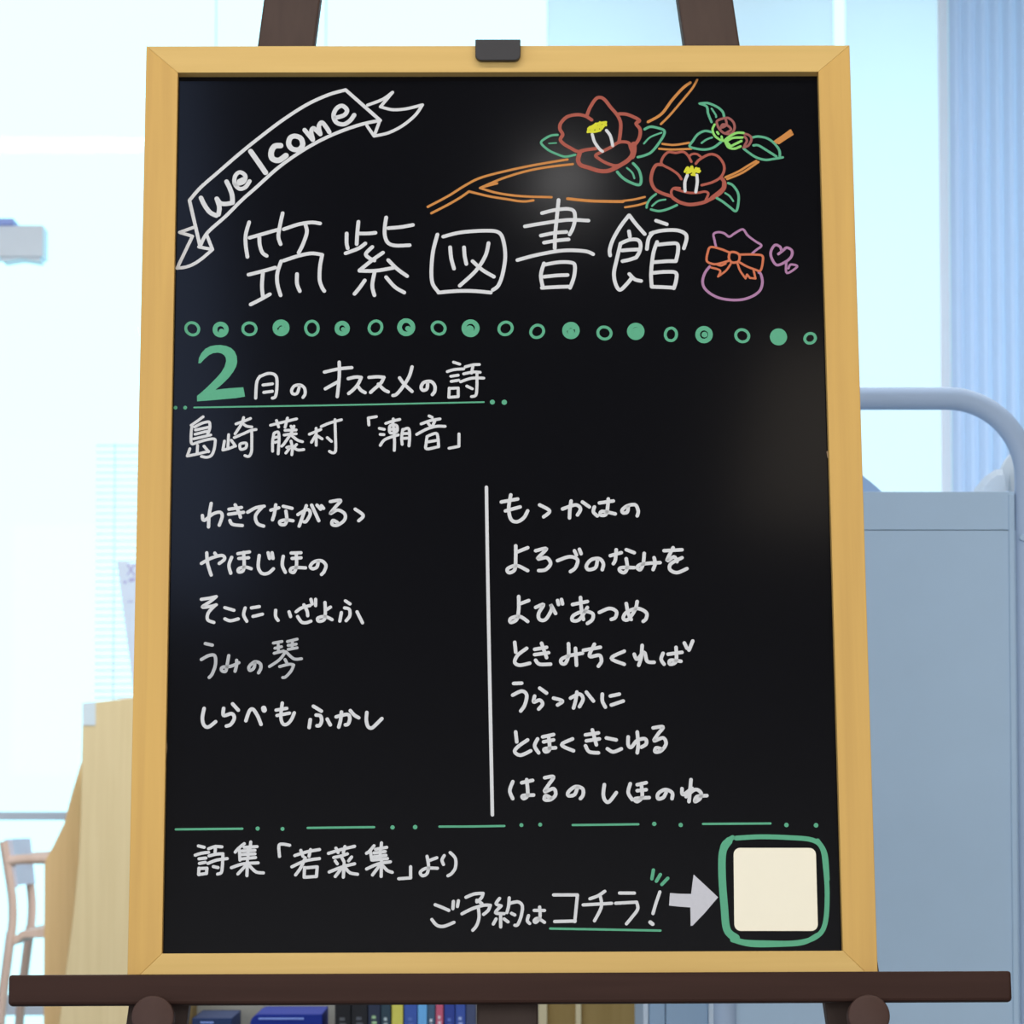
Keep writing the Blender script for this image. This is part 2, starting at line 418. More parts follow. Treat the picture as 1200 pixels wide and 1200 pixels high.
binder(226, 272.5, 0.4998, 'dull blue binder at the left of the shelf beside the easel leg', (.02, .04, .115), .002)
binder(294, 378, 0.5061, 'bright blue binder with rounded spine left of the black books', (.010, .028, .25), .016)

# grey steel cabinet between the bookcase and the tube framed panel
cb = thing('steel_cabinet', 'blue-grey steel cabinet between the bookcase and the tube-framed panel', 'cabinet', (0.2465, 5.6, 0))
ct = 0.7075
t = bmesh.new(); box(t, 0.1947, 0.2983, 5.61, 6.0, 0, ct, .003); obj('body', t, STEEL, cb)
for a, b in ((0.1947, 0.2016), (0.2913, 0.2983)):
    t = bmesh.new(); box(t, a, b, 5.596, 5.61, 0, ct, .001); obj('edge_trim', t, STEELL, cb)
for a, b in ((0.2022, 0.2269), (0.2281, 0.2907)):
    t = bmesh.new(); box(t, a, b, 5.6, 5.61, .05, ct - .01, .002); obj('door', t, STEEL, cb)

# ---------------------------------------------------------------- tube framed grey panel at the right
PY = 4.9
pt = thing('panel_rack', 'blue-grey steel rack end with rounded tube frame, right of the sign', 'rack', (0.4707, PY, 0))
rr = 0.01503
xl, xr, zt = 0.2761, 0.6727, 1.3918
cr_ = 0.10245
path = [(xl, PY, .012), (xl, PY, zt - cr_)]
for a in range(1, 17):
    th = a * math.pi / 32; path.append((xl + cr_ - cr_ * math.cos(th), PY, zt - cr_ + cr_ * math.sin(th)))
for a in range(0, 17):
    th = a * math.pi / 32; path.append((xr - cr_ + cr_ * math.sin(th), PY, zt - cr_ + cr_ * math.cos(th)))
path.append((xr, PY, .012))
t = bmesh.new(); tube(t, path, rr, 20); tf = obj('tube_frame', t, STEELT, pt, True)
t = bmesh.new(); disc(t, (0.6658, 1.2081), .0045, 4.8825, 4.89, .001, 16); obj('rivet', t, STEEL, tf)
for x in (xl, xr):
    t = bmesh.new(); tube(t, [(x, PY, 0), (x, PY, .03)], rr * 1.25, 16); obj('foot_cap', t, BLACKP, pt, True)
pl, pr = xl + rr * .6, xr - rr * .95
z1, z2 = 1.2689, 1.2186
t = bmesh.new(); box(t, pl, pr, PY - .004, PY + .008, .12, z2 - .0004, .0006); obj('end_panel', t, STEEL, pt)
t = bmesh.new(); box(t, pl, pr - .001, PY - .0045, PY + .008, z2 + .0004, z1, .0006); box(t, pl + .002, pr - .003, PY + .0085, PY + .0095, z2 - .02, z2 + .02); obj('panel_header', t, STEEL, pt)
t = bmesh.new(); box(t, pr - .0095, pr - .002, PY - .007, PY - .0042, .12, z1 - .003, .001); obj('edge_fold', t, STEEL, pt)
t = bmesh.new(); box(t, pl, pr, PY + .008, PY + .40, z1 - .025, z1 - .006, .002); obj('top_shelf', t, STEEL, pt)
for x in (pl, pr - .012):
    t = bmesh.new(); box(t, x, x + .012, PY + .388, PY + .40, 0, z1 - .025, .001); obj('rear_post', t, STEEL, pt)

# white paper bag and a grey case lying on the rack
bg = thing('paper_bag', 'crumpled white paper bag on top of the grey rack', 'bag', (0.6561, 5.05, z1 - .006))
t = bmesh.new()
out = [(0.6225, 1.2747), (0.6295, 1.2908), (0.6387, 1.3012), (0.6491, 1.3081), (0.6583, 1.3081), (0.6616, 1.2977), (0.6637, 1.2747)]
rings = []
for j, (y, s) in enumerate(((5.0, .8), (5.02, 1), (5.06, 1.02), (5.1, .96), (5.13, .8))):
    cx = 0.6477; cz = z1 - .006
    rings.append([t.verts.new((cx + (x - cx) * s + random.uniform(-.001, .001), y, max(cz, cz + (z - cz) * s))) for x, z in out])
for a, b in zip(rings, rings[1:]):
    for k in range(len(out)): t.faces.new((a[k], a[(k + 1) % len(out)], b[(k + 1) % len(out)], b[k]))
t.faces.new(rings[0]); t.faces.new(rings[-1][::-1])
obj('bag_body', t, BAGM, bg)
t = bmesh.new(); prism(t, [(0.6653, 1.2808), (0.6610, 1.3132), (0.6668, 1.3247), (0.6726, 1.3316), (0.6816, 1.3085), (0.6814, 1.2785), (0.6721, 1.2785), (0.6701, 1.3039), (0.6676, 1.2808)], 5.04, 5.07, .001); obj('bag_flap', t, BAGM, bg)
t = bmesh.new()
pts = spline([(0.4127, 1.2747), (0.4152, 1.3115), (0.4473, 1.3138), (0.4736, 1.2943), (0.4838, 1.2862), (0.4964, 1.2747)])
prism(t, [(p.x, max(p.y, z1 - .006)) for p in pts], 5.0, 5.16, .001)
o = obj('storage_case', t, mat('grey_blue_plastic', (.28, .40, .58), .5, .2, noise=(.05, 20)), None)
o['label'] = 'low grey-blue case with sloping end on the rack beside the sign edge'; o['category'] = 'case'

# ---------------------------------------------------------------- the easel
BC = (-0.0109, 3.5516, 1.1580)
BW = 0.6241
MB = Matrix.Translation(BC) @ (Matrix.Rotation(R(0.623), 4, 'Z') @ Matrix.Rotation(R(-10.706), 4, 'X') @ Matrix.Rotation(R(-0.205), 4, 'Y'))
ea = thing('easel', 'dark brown wooden display easel holding the black sign', 'easel', (BC[0], BC[1] - .1, 0))
LY0, LY1 = .016, .040
def leg(name, a, b, w, m=DARK_V, y0=LY0, y1=LY1):
    """a, b: lower and upper ends of the centre line in the plane of the sign"""
    A = Vector(a); B = Vector(b); d = (B - A).normalized(); n = Vector((d.y, -d.x)) * w / 2
    t = bmesh.new(); prism(t, [tuple(A + n), tuple(B + n), tuple(B - n), tuple(A - n)], y0, y1, .002, MB)
    return obj(name, t, m, ea)
Lb, Lt, Rb, Rt = (-0.3174, -0.4831), (-0.2058, 0.4947), (0.3254, -0.4859), (0.2080, 0.4942)
def extend(p, q, zz):
    s = (zz - p[1]) / (q[1] - p[1]); return (p[0] + (q[0] - p[0]) * s, zz)
zf = -BC[2] / math.cos(R(10.706)) - .0 
ZF = zf + .012
ZT = .66
leg('leg', extend(Lb, Lt, ZF), extend(Lb, Lt, ZT), 0.05521)
leg('leg', extend(Rb, Rt, ZF), extend(Rb, Rt, ZT), 0.054)
mx = (0.0042, -0.4845)[0]
leg('center_post', (mx, -.62), (mx, .448), 0.05609)
cl, crr = extend(Lb, Lt, -.64), extend(Rb, Rt, -.64)
t = bmesh.new(); box(t, cl[0], crr[0], LY0 + .004, LY1 - .004, -.665, -.615, .002, MB); obj('crossbar', t, DARK_H, ea)
cl, crr = extend(Lb, Lt, .64), extend(Rb, Rt, .64)
t = bmesh.new(); box(t, cl[0], crr[0], LY1, LY1 + .02, .60, .655, .002, MB); obj('crossbar', t, DARK_H, ea)
# rear leg
p = MB @ Vector((mx, LY1 + .012, .41)); q = Vector((p.x, p.y + .85, .0))
t = bmesh.new(); d = (p - q).normalized(); side_ = Vector((1, 0, 0)); nn = d.cross(side_)
vs = []
for e in (q, p):
    for sx, sn in ((-1, -1), (1, -1), (1, 1), (-1, 1)): vs.append(t.verts.new(e + side_ * .02 * sx + nn * .011 * sn + (Vector((0, 0, .009)) if e is q else Vector())))
for f in ((0, 1, 2, 3), (7, 6, 5, 4), (0, 4, 5, 1), (1, 5, 6, 2), (2, 6, 7, 3), (3, 7, 4, 0)): t.faces.new([vs[i] for i in f])
obj('rear_leg', t, DARK_V, ea)
# ledge: shelf and raised front lip
LF = -.044
xa, xb = -0.44744, 0.46096
zlt, zlb = -0.45318, -0.48055
ZS = -.4625
t = bmesh.new(); box(t, xa, xb, LF, LF + .014, zlb, zlt, .0026, MB); box(t, xa, xb, LF + .014, LY0 - .0005, ZS - .012, ZS, .0012, MB)
obj('ledge', t, DARK_H, ea)
for c, r in (((-0.3157, -0.4933), 0.01943), ((0.3293, -0.4951), 0.01912)):
    t = bmesh.new(); disc(t, c, r, -.058, -.0445, .0028, 44, MB)
    kn = obj('knob', t, DARK_K, ea, True)
    t = bmesh.new(); disc(t, (c[0], c[1] - .004), .007, -.046, LY0 + .002, .001, 20, MB); obj('bolt_shaft', t, BLACKP, kn, True)
# black clamp over the top edge of the sign
xa, xb = -0.0225, 0.02154
z0, z1_ = 0.43934, 0.46109
t = bmesh.new(); r = .006; w0, w1 = xa, xb
pts = [(w0, z1_), (w1, z1_)] + [(w1 - r + r * math.cos(a * math.pi / 12), z0 + r - r * math.sin(a * math.pi / 12)) for a in range(7)] + [(w0 + r - r * math.sin(a * math.pi / 12), z0 + r - r * math.cos(a * math.pi / 12)) for a in range(7)]
prism(t, pts, -.020, -.0145, .0008, MB); box(t, w0, w1, -.0145, LY0 + .0, z1_ - .0035, z1_, .0008, MB)
obj('top_clamp', t, BLACKP, ea)

# ---------------------------------------------------------------- the sign itself
sb = thing('welcome_board', 'black handwritten welcome sign with honey wood frame standing on the easel', 'sign', MB.to_translation(), MB.to_3x3())
IW, IH = BW / 2, .43
FS, FT, FB = .0312, .0275, .0310
FY0, FY1 = -.012, .014
def frame_piece(name, inner, outer, m):
    t = bmesh.new(); prism(t, [inner[0], inner[1], outer[1], outer[0]], FY0, FY1, .0005, MB); obj(name, t, m, sb)
i = [(-IW, -IH), (IW, -IH), (IW, IH), (-IW, IH)]; o_ = [(-IW - FS, -IH - FB), (IW + FS, -IH - FB), (IW + FS, IH + FT), (-IW - FS, IH + FT)]
frame_piece('frame_rail', (i[0], i[1]), (o_[0], o_[1]), FRAMEW_H)
frame_piece('frame_stile', (i[1], i[2]), (o_[1], o_[2]), FRAMEW_V)
frame_piece('frame_rail', (i[2], i[3]), (o_[2], o_[3]), FRAMEW_H)
frame_piece('frame_stile', (i[3], i[0]), (o_[3], o_[0]), FRAMEW_V)
t = bmesh.new(); box(t, -IW - .006, IW + .006, 0, .006, -IH - .006, IH + .006, 0, MB)
bp = obj('blackboard_panel', t, SLATE, sb)

# card at the lower right corner
t = bmesh.new()
q = [(0.2142, -0.3324), (0.2906, -0.3327), (0.2906, -0.4101), (0.2135, -0.4098)]
pts = []; r = .0062
for (cx, cz), (sx, sz), a0 in zip(q, ((1, -1), (-1, -1), (-1, 1), (1, 1)), (90, 0, 270, 180)):
    for a in range(7):
        th = R(a0 + 90 - a * 15); pts.append((cx + sx * r + r * math.cos(th), cz + sz * r + r * math.sin(th)))
prism(t, pts, -.0009, -.00005, .0002, MB); obj('sticker_card', t, CARDM, bp, label='blank ivory card with rounded corners')

# handwriting and drawings, in tenths of a millimetre from the middle of the board
DATA = '''
=banner_drawing
#white
w34.3
s -2996,3026 -2891,3157 -2728,3310 -2503,3518 -2298,3694 -2092,3859 -1865,4013 -1658,4113 -1492,4163
/ -1492,4163 -1153,3846
/ -2996,3026 -2886,2558
s -2886,2558 -2818,2695 -2639,2868 -2493,3025 -2354,3156 -2149,3353 -1944,3510 -1738,3638 -1531,3736 -1324,3809 -1153,3846
w32.2
/ -2822,2669 -2766,2525
/ -2898,2552 -2766,2525
s -2766,2525 -2855,2443 -2936,2383 -3018,2348 -3104,2336
/ -3104,2336 -2961,2660 -3086,2700 -2950,2751
w30.9
s -1276,4005 -1131,4064 -1034,4137
/ -1034,4137 -1151,3987
s -1151,3987 -1033,3957 -895,3967 -742,4007
s -742,4007 -811,3901 -936,3791 -1074,3717 -1212,3684
/ -1282,3791 -1212,3684 -1155,3850
=welcome_lettering
#white
w30.9
w45.1
s -2885,3052 -2847,2973 -2796,2904 -2734,2870
s -2713,2882 -2706,2956 -2732,3043
s -2732,3043 -2699,2999 -2649,2989 -2579,3001
s -2579,3001 -2584,3078 -2610,3156 -2640,3218
w40.3
s -2557,3189 -2478,3211 -2459,3276 -2511,3314 -2556,3277 -2561,3200 -2515,3145 -2457,3160 -2417,3222
s -2520,3222 -2479,3244
w50.4
s -2410,3529 -2336,3419 -2263,3309
w56.4
s -2121,3587 -2179,3580 -2210,3521 -2199,3455 -2136,3436 -2068,3484
w51.0
z -1980,3685 -1924,3660 -1906,3594 -1944,3546 -2006,3553 -2041,3601 -2028,3665
w43.0
s -1888,3748 -1807,3645
s -1807,3652 -1824,3726 -1805,3767 -1769,3738 -1735,3704
s -1735,3704 -1750,3785 -1722,3826 -1683,3784 -1648,3726
s -1587,3873 -1504,3902 -1477,3954 -1525,3998 -1581,3968 -1608,3895 -1580,3826 -1510,3806 -1448,3843 -1407,3902
=title_lettering
#white
w43.0
w36.3
s -2416,2803 -2447,2677 -2446,2568 -2428,2449
s -2410,2644 -2266,2687 -2143,2724
s -2317,2666 -2310,2568 -2284,2492 -2243,2459
s -2093,2894 -2119,2763 -2132,2654 -2110,2578
s -2081,2730 -1937,2780 -1814,2799 -1731,2788
s -1871,2773 -1858,2697 -1894,2578 -1935,2491
s -2415,2269 -2282,2304 -2159,2340
s -2278,2286 -2285,2157 -2275,2049
s -2391,1968 -2300,2017 -2208,2071
s -2103,2405 -2138,2286 -2137,2178 -2105,2060
s -2078,2411 -1935,2459 -1811,2484 -1708,2469
s -1708,2469 -1728,2350 -1731,2220 -1710,2145 -1685,2102
s -1949,2275 -1948,2178 -1921,2102
s -1360,2805 -1370,2696 -1376,2577
s -1473,2686 -1473,2588 -1462,2534
s -1482,2484 -1359,2533 -1293,2583
s -1349,2685 -1267,2685 -1195,2692
s -1092,2848 -1106,2739 -1102,2652 -1071,2587 -999,2561 -865,2565
s -1071,2739 -948,2750 -834,2771
s -1225,2548 -1287,2479 -1256,2436 -1204,2410
s -1122,2490 -1225,2414 -1348,2310
s -1348,2306 -1194,2306 -1009,2338
s -1071,2414 -988,2327 -889,2251
s -1204,2284 -1224,2155 -1203,2058
s -1296,2209 -1347,2133 -1394,2073
s -1091,2241 -1008,2143 -916,2085
s -597,2673 -639,2499 -655,2305 -643,2175 -587,2089
s -540,2651 -371,2694 -123,2711 1,2689 45,2585 57,2433 29,2260 -12,2152 -64,2109
s -587,2084 -413,2099 -249,2099 -84,2083
s -474,2543 -464,2434 -437,2326
s -340,2542 -334,2456 -318,2373
s -103,2585 -134,2455 -227,2304 -382,2153
s -258,2401 -166,2314 -53,2243
s 415,2889 539,2921 663,2932 725,2906 734,2823 713,2736 681,2671
s 249,2754 414,2784 662,2819 864,2812
s 577,3024 559,2845 541,2671 536,2530
s 403,2660 537,2688 650,2697
s 433,2588 557,2610 670,2621
s 174,2411 370,2465 618,2508 824,2501 906,2470
s 431,2378 400,2259 419,2130
s 431,2363 575,2389 699,2384 729,2345 718,2237 680,2129
s 430,2242 554,2255 657,2259
s 409,2130 553,2138 686,2142
s 1257,2865 1177,2757 1103,2626 1067,2518 1070,2457
s 1261,2865 1322,2778 1407,2674
s 1255,2702 1263,2648
s 1171,2578 1258,2615 1336,2615 1365,2571 1355,2496 1321,2435
s 1184,2507 1257,2513 1339,2517
s 1189,2398 1255,2413 1321,2435
s 1171,2572 1132,2409 1105,2279 1118,2171 1159,2107 1221,2160 1273,2225
s 1253,2268 1304,2214 1365,2197
s 1519,2810 1622,2773
s 1490,2691 1444,2626 1426,2521
s 1465,2680 1569,2708 1713,2712 1796,2679 1811,2625 1783,2527
s 1526,2593 1487,2474 1463,2279 1467,2138
s 1536,2565 1649,2577 1721,2571 1726,2495 1704,2397
s 1492,2387 1626,2397 1704,2397
s 1484,2279 1603,2289 1702,2278 1701,2192 1679,2123
s 1467,2138 1580,2134 1683,2127
=camellia_drawing
w36.3
#orange
w24.2
s -690,2956 -494,3065 -328,3174 -183,3251 45,3316 335,3381 668,3440
s -183,3148 -80,3196 45,3250 252,3316 460,3359 719,3392
s -163,3156 -101,3174 -18,3196
s -655,2891 -494,2978 -370,3054 -291,3113
s -291,3113 -101,3064 85,3031 229,3009 333,3020
s -183,3148 -18,3097 209,3064 509,3052
w30.2
s 664,3037 870,3015 1077,3008 1201,3007
w22.2
s 1201,3014 1305,3027 1413,3053
s 1221,2948 1346,2970 1429,2996
w28.2
s 1457,3827 1588,3908 1694,4052 1800,4174 1875,4234
w22.2
s 1582,3804 1671,3897 1798,4052 1894,4174 1944,4263
s 1593,3599 1707,3588 1853,3610
s 1561,3549 1686,3540 1873,3548
s 2199,3253 2325,3312 2430,3378 2504,3422
s 2216,3235 2366,3301 2524,3411
s 2685,3619 2769,3679 2844,3736
s 2726,3604 2789,3648 2863,3696
s 2705,3608 2779,3663 2854,3718
#red
w34.4
s 863,3898 892,3975 948,4064 993,4081 1037,4057 1092,3981 1157,3898 1188,3821 1186,3727 1171,3621
s 907,3848 847,3887 769,3902 669,3881 607,3816 596,3757 623,3698 600,3646 633,3599 699,3557 765,3522 821,3528
s 1174,3910 1246,3906 1324,3874 1373,3839 1339,3809 1377,3750 1371,3668 1331,3597 1297,3574
s 799,3528 854,3539 943,3551
w43.0
s 787,3504 770,3434 797,3381 874,3354 973,3322 1062,3322 1151,3363 1251,3427 1307,3492
w32.2
z 942,3481 998,3516 1087,3563 1154,3609 1209,3621 1265,3609 1281,3562 1296,3503 1262,3445 1195,3392 1129,3375 1041,3404 975,3445
w53.7
s 1314,3597 1313,3527 1296,3468
#white
w30.1
s 911,3698 932,3622 976,3551 1009,3522
s 1050,3739 1088,3680 1109,3580
#yellow
w23.6
s 867,3722 890,3775 911,3727 946,3810 956,3727 990,3827 1000,3751 1034,3821 1045,3792
s 873,3757 957,3806 1046,3824
s 878,3725 934,3725 989,3739
s 901,3757 1023,3780
#green
w23.6
s 573,3693 512,3687 456,3658 412,3611 478,3540 555,3499 643,3469 743,3487
w15.0
s 489,3605 561,3610
w25.8
s 1422,3750 1478,3776 1555,3762 1610,3738 1609,3691 1552,3597 1485,3515 1418,3480 1351,3462
w18.3
s 1414,3603 1476,3668 1587,3715
w27.9
s 1150,3310 1193,3258 1259,3211 1358,3176 1381,3234 1360,3328 1306,3398
w19.3
s 1244,3351 1294,3304 1315,3246
#red
w25.4
s 1771,3235 1738,3286 1671,3337 1585,3389 1591,3450 1645,3512 1723,3506 1791,3517 1838,3481 1871,3414
w33.9
s 1585,3384 1527,3379 1489,3307 1478,3215 1513,3133 1580,3092 1667,3061
w22.6
s 1848,3465 1877,3491 1926,3493 1969,3460
w26.3
s 1914,3393 1954,3439 2052,3490 2129,3470 2181,3398 2189,3326 2154,3255 2075,3204 1968,3173
w35.7
s 2163,3244 2191,3193 2180,3132 2121,3071 2033,3020 1965,2991 1849,2974 1753,2998 1686,3043
w24.4
s 1686,3043 1670,3102 1697,3143 1755,3143
s 1697,3138 1774,3112 1851,3094 1938,3096 1996,3107 2030,3086 2004,3020
w41.4
s 2186,3193 2171,3132 2063,3040
#white
w30.1
s 1830,3276 1805,3204 1805,3112
s 1922,3275 1925,3204 1909,3102
#yellow
w22.6
s 1806,3311 1836,3357 1855,3306 1875,3368 1893,3286 1914,3347 1942,3327 1952,3316
s 1811,3322 1952,3321
s 1874,3281 1903,3277
s 1826,3342 1942,3306
s 1826,3296 1943,3342
#green
w22.6
s 1522,3082 1473,3041 1439,2990 1429,2944
w18.8
s 1482,2960 1541,3010 1613,3026
w24.4
s 1472,2924 1549,2908 1636,2929 1723,2969
s 2225,3193 2268,3172 2315,3101 2323,3019 2297,2907 2235,2948 2168,3004 2111,3040
w18.8
s 2194,3091 2237,3060 2270,3009
w24.4
s 1963,4015 2041,4020 2128,3983 2185,3932 2199,3880
s 1963,4015 2031,3984 2044,3911 2076,3823
w18.8
s 2079,3963 2116,3901 2121,3875
w24.4
s 2074,3720 2006,3731 1938,3695 1893,3633 1858,3572 1935,3546 2013,3540 2091,3561 2164,3617
w19.7
s 1975,3607 2024,3643 2078,3664
w24.4
s 2471,3663 2529,3673 2616,3653 2683,3601 2730,3529 2733,3457
s 2762,3457 2679,3442 2592,3432 2505,3457 2429,3509 2381,3550
s 2479,3581 2527,3581 2594,3539 2699,3467
#brown
w24.4
z 2130,3834 2184,3859 2242,3864 2290,3818 2298,3756 2268,3705 2210,3703 2162,3736 2134,3787
s 2213,3859 2221,3797 2182,3767
s 2162,3756 2182,3797 2231,3787 2264,3746 2220,3713
s 2389,3704 2442,3684 2461,3643 2430,3581 2381,3560
s 2394,3674 2417,3632 2392,3581
#lime
w22.6
s 2105,3798 2084,3746 2103,3684 2150,3643 2189,3628
s 2128,3720 2140,3700
s 2170,3674 2179,3633
w24.4
s 2199,3633 2248,3674 2317,3710 2385,3710
s 2208,3612 2236,3561 2294,3548 2353,3571
s 2218,3622 2277,3658 2374,3663
s 2222,3602 2246,3571 2314,3602 2363,3627
s 2218,3617 2246,3586
=bag_drawing
w24.4
#pink
w22.6
s 2096,2535 2082,2606 2074,2672 2118,2692 2175,2681 2223,2646 2272,2676 2340,2717 2369,2712 2397,2666 2435,2630 2482,2595 2534,2554 2480,2508 2441,2473
w26.3
s 2029,2342 1985,2282 1959,2201 1972,2131 2029,2070 2114,2025 2229,2004 2344,2009 2441,2044 2509,2099 2535,2180 2523,2261 2504,2281
#coral
w22.6
s 2224,2484 2143,2519 2043,2540 2013,2484 2002,2403 2044,2373 2102,2368 2208,2398
s 2320,2463 2392,2465 2469,2463 2537,2453 2545,2402 2519,2301 2466,2311 2390,2342 2323,2382
w24.4
z 2229,2482 2277,2487 2315,2463 2319,2423 2302,2390 2246,2384 2218,2423
w20.7
s 2232,2367 2187,2302 2109,2241
s 2109,2241 2129,2302 2044,2332
s 2102,2362 2140,2352 2184,2372
s 2299,2372 2322,2301 2373,2221
/ 2373,2221 2388,2261 2416,2226 2469,2220 2452,2306
#pink
w26.3
s 2696,2468 2740,2503 2779,2533 2827,2503 2820,2442 2766,2391 2679,2356 2632,2422 2624,2493 2664,2559 2712,2543 2726,2508
w22.6
s 2771,2391 2773,2275 2875,2341 2813,2361 2788,2321
=heading_lettering
w22.6
#green
p -2884,1379 -2880,1429 -2858,1479 -2818,1525 -2771,1550 -2723,1559 -2676,1561 -2621,1552 -2573,1531 -2539,1496 -2518,1449 -2513,1392 -2523,1343 -2550,1293 -2590,1236 -2650,1173 -2717,1113 -2656,1122 -2575,1130 -2452,1138 -2441,1087 -2435,1045 -2519,1031 -2600,1024 -2749,1010 -2891,999 -2892,1053 -2852,1088 -2792,1145 -2712,1230 -2665,1286 -2634,1343 -2619,1400 -2624,1435 -2640,1460 -2668,1478 -2702,1485 -2743,1480 -2783,1461 -2823,1424 -2863,1379
#white
w29.6
s -2291,1250 -2324,1186 -2332,1030
s -2298,1243 -2223,1274 -2162,1268 -2133,1225 -2132,1115 -2145,1044 -2173,1030
s -2263,1160 -2174,1172
s -2255,1087 -2174,1098
s -1916,1150 -1936,1079 -1977,1072 -1990,1107 -1964,1150 -1909,1160 -1868,1128 -1861,1072 -1881,1036
w32.5
s -1678,1288 -1544,1319 -1417,1332
s -1537,1387 -1536,1238 -1554,1043
s -1669,1121 -1602,1160 -1543,1194
s -1450,1222 -1379,1238 -1326,1234
s -1326,1234 -1356,1167 -1400,1113 -1445,1074
s -1363,1152 -1326,1105 -1288,1082
s -1252,1234 -1169,1240 -1109,1234
s -1109,1234 -1139,1175 -1199,1120 -1236,1084
s -1162,1167 -1109,1112 -1067,1089
s -840,1338 -870,1237 -937,1127 -989,1065 -1022,1053
s -960,1229 -915,1166 -840,1093
s -691,1174 -698,1119 -735,1104 -753,1135 -728,1182 -661,1192 -623,1150 -623,1095 -646,1061
w28.1
s -443,1384 -384,1364
s -503,1290 -436,1310 -346,1317
s -469,1243 -399,1254
s -466,1192 -394,1204
/ -484,1126 -489,1033 -399,1040 -399,1126 -481,1122
s -331,1337 -256,1357 -196,1360
s -256,1352 -271,1274
s -346,1267 -256,1285 -189,1282
s -376,1188 -272,1223 -155,1224
s -219,1266 -220,1141 -230,1056 -272,1040
s -317,1145 -264,1118
#green
w16.1
s -2918,938 -1514,959 -154,985
o -3095 936 18.5
o -3003 937 18.5
o -73 985 24.2
o 41 983 25.8
=poet_lettering
w16.1
#white
w27.4
s -2831,846 -2895,796 -2943,762
s -2935,758 -2942,682 -2941,597 -2928,576
s -2910,745 -2838,783 -2777,795 -2765,766 -2768,719 -2784,677
s -2902,715 -2780,742
s -2905,673 -2788,703
s -2917,627 -2755,666
s -2924,576 -2811,614 -2722,626 -2713,580 -2724,512 -2748,462 -2792,445 -2841,454
/ -2952,530 -2975,458 -2890,475 -2773,504
s -2879,563 -2882,488
s -2818,555 -2773,500
s -2624,605 -2638,516
s -2585,668 -2591,537
s -2635,516 -2575,533 -2526,554
s -2559,613 -2518,554
s -2517,774 -2448,799 -2379,828
s -2445,837 -2464,774 -2524,676
s -2452,778 -2415,752 -2366,744
s -2531,639 -2439,680 -2374,710 -2325,718
s -2366,706 -2364,579 -2367,495 -2391,453 -2428,461
z -2474,575 -2469,524 -2421,537 -2417,583
w27.4
s -2188,760 -2107,781 -1940,823
s -2131,807 -2110,743
s -2027,832 -2049,739
s -2154,680 -2166,595 -2165,503
s -2150,684 -2114,692 -2105,637 -2108,553 -2112,477
s -2146,638 -2113,646
s -2145,591 -2113,599
s -1993,751 -1976,722
s -1964,751 -1992,679 -2056,578 -2080,553
s -2049,709 -2000,711 -1943,713
s -2057,663 -2000,671 -1943,675
s -2000,671 -1935,616 -1882,596
s -1991,603 -1978,536 -1982,468
s -2031,540 -1999,544 -2039,485
s -1938,569 -1962,544
s -1966,540 -1925,515 -1869,519
s -1817,670 -1756,696 -1708,717
s -1753,729 -1751,561
s -1756,662 -1796,590
s -1740,653 -1695,624
s -1704,746 -1627,780 -1513,813
s -1574,814 -1569,661 -1565,535 -1572,493 -1597,486 -1625,501
s -1646,636 -1606,598
=poet_lettering
#white
w27.4
w28.2
/ -1251,761 -1256,830 -1180,843
s -1151,727 -1104,717
s -1142,667 -1108,665
s -1141,559 -1094,618 -971,662
s -1090,776 -1019,800 -957,815
s -1019,820 -1023,766
z -1052,746 -1019,761 -985,751 -985,696 -1047,682
s -1047,716 -985,721
s -1019,766 -1007,618 -1008,509
s -928,716 -938,637 -933,568
s -928,711 -876,726 -862,667 -868,553
s -919,674 -876,676
s -919,627 -876,630
s -677,849 -648,834
s -753,770 -658,804 -573,819
s -696,790 -667,750
s -620,804 -644,750
s -795,666 -705,716 -611,745 -525,745
s -696,646 -705,578 -701,523 -592,543
s -686,651 -611,676 -592,626 -587,543
s -686,592 -601,607
/ -392,670 -393,547 -487,528
=verse_lettering
#white
w28.2
w31.9
s -2741,-8 -2759,-126 -2763,-239
s -2823,-126 -2806,-175 -2723,-112 -2656,-95 -2635,-135 -2662,-222
s -2572,-66 -2454,-49
s -2575,-115 -2434,-96
s -2514,-23 -2479,-92 -2462,-145
s -2562,-176 -2536,-214 -2444,-226
s -2395,-96 -2320,-53 -2239,-37
s -2253,-41 -2319,-128 -2301,-206 -2242,-232
s -2176,-76 -2101,-53
s -2130,-24 -2142,-111 -2159,-171
s -2059,-38 -1975,-59
s -2033,-85 -2024,-163 -2040,-215 -2082,-215 -2088,-186 -2032,-172 -1965,-181
s -1919,-120 -1831,-71 -1802,-112 -1839,-185 -1864,-190
s -1840,-33 -1865,-111 -1906,-233
s -1790,-28 -1721,-181
s -1739,-28 -1705,-68
s -1697,-34 -1677,-60
s -1613,6 -1515,18 -1562,-43 -1612,-112 -1545,-77 -1478,-112 -1477,-173 -1544,-225 -1595,-217 -1587,-178 -1544,-199
s -1377,-69 -1301,-130 -1343,-182
=verse_lettering
#white
w31.9
s -2825,-594 -2733,-543 -2633,-517 -2607,-552 -2657,-595
s -2700,-494 -2680,-525
s -2776,-491 -2766,-594 -2731,-707
s -2540,-535 -2565,-612 -2547,-690
s -2482,-500 -2373,-483
s -2473,-547 -2381,-540
s -2429,-488 -2422,-587 -2430,-664 -2472,-678 -2472,-647 -2413,-630 -2355,-647
s -2281,-518 -2288,-630 -2254,-691 -2195,-691 -2145,-648
s -2197,-492 -2183,-548
s -2160,-492 -2150,-548
s -2054,-527 -2062,-614 -2032,-683
s -1979,-496 -1887,-493
s -1970,-548 -1886,-542
s -1932,-497 -1928,-614 -1952,-683 -1986,-669 -1961,-638 -1843,-640
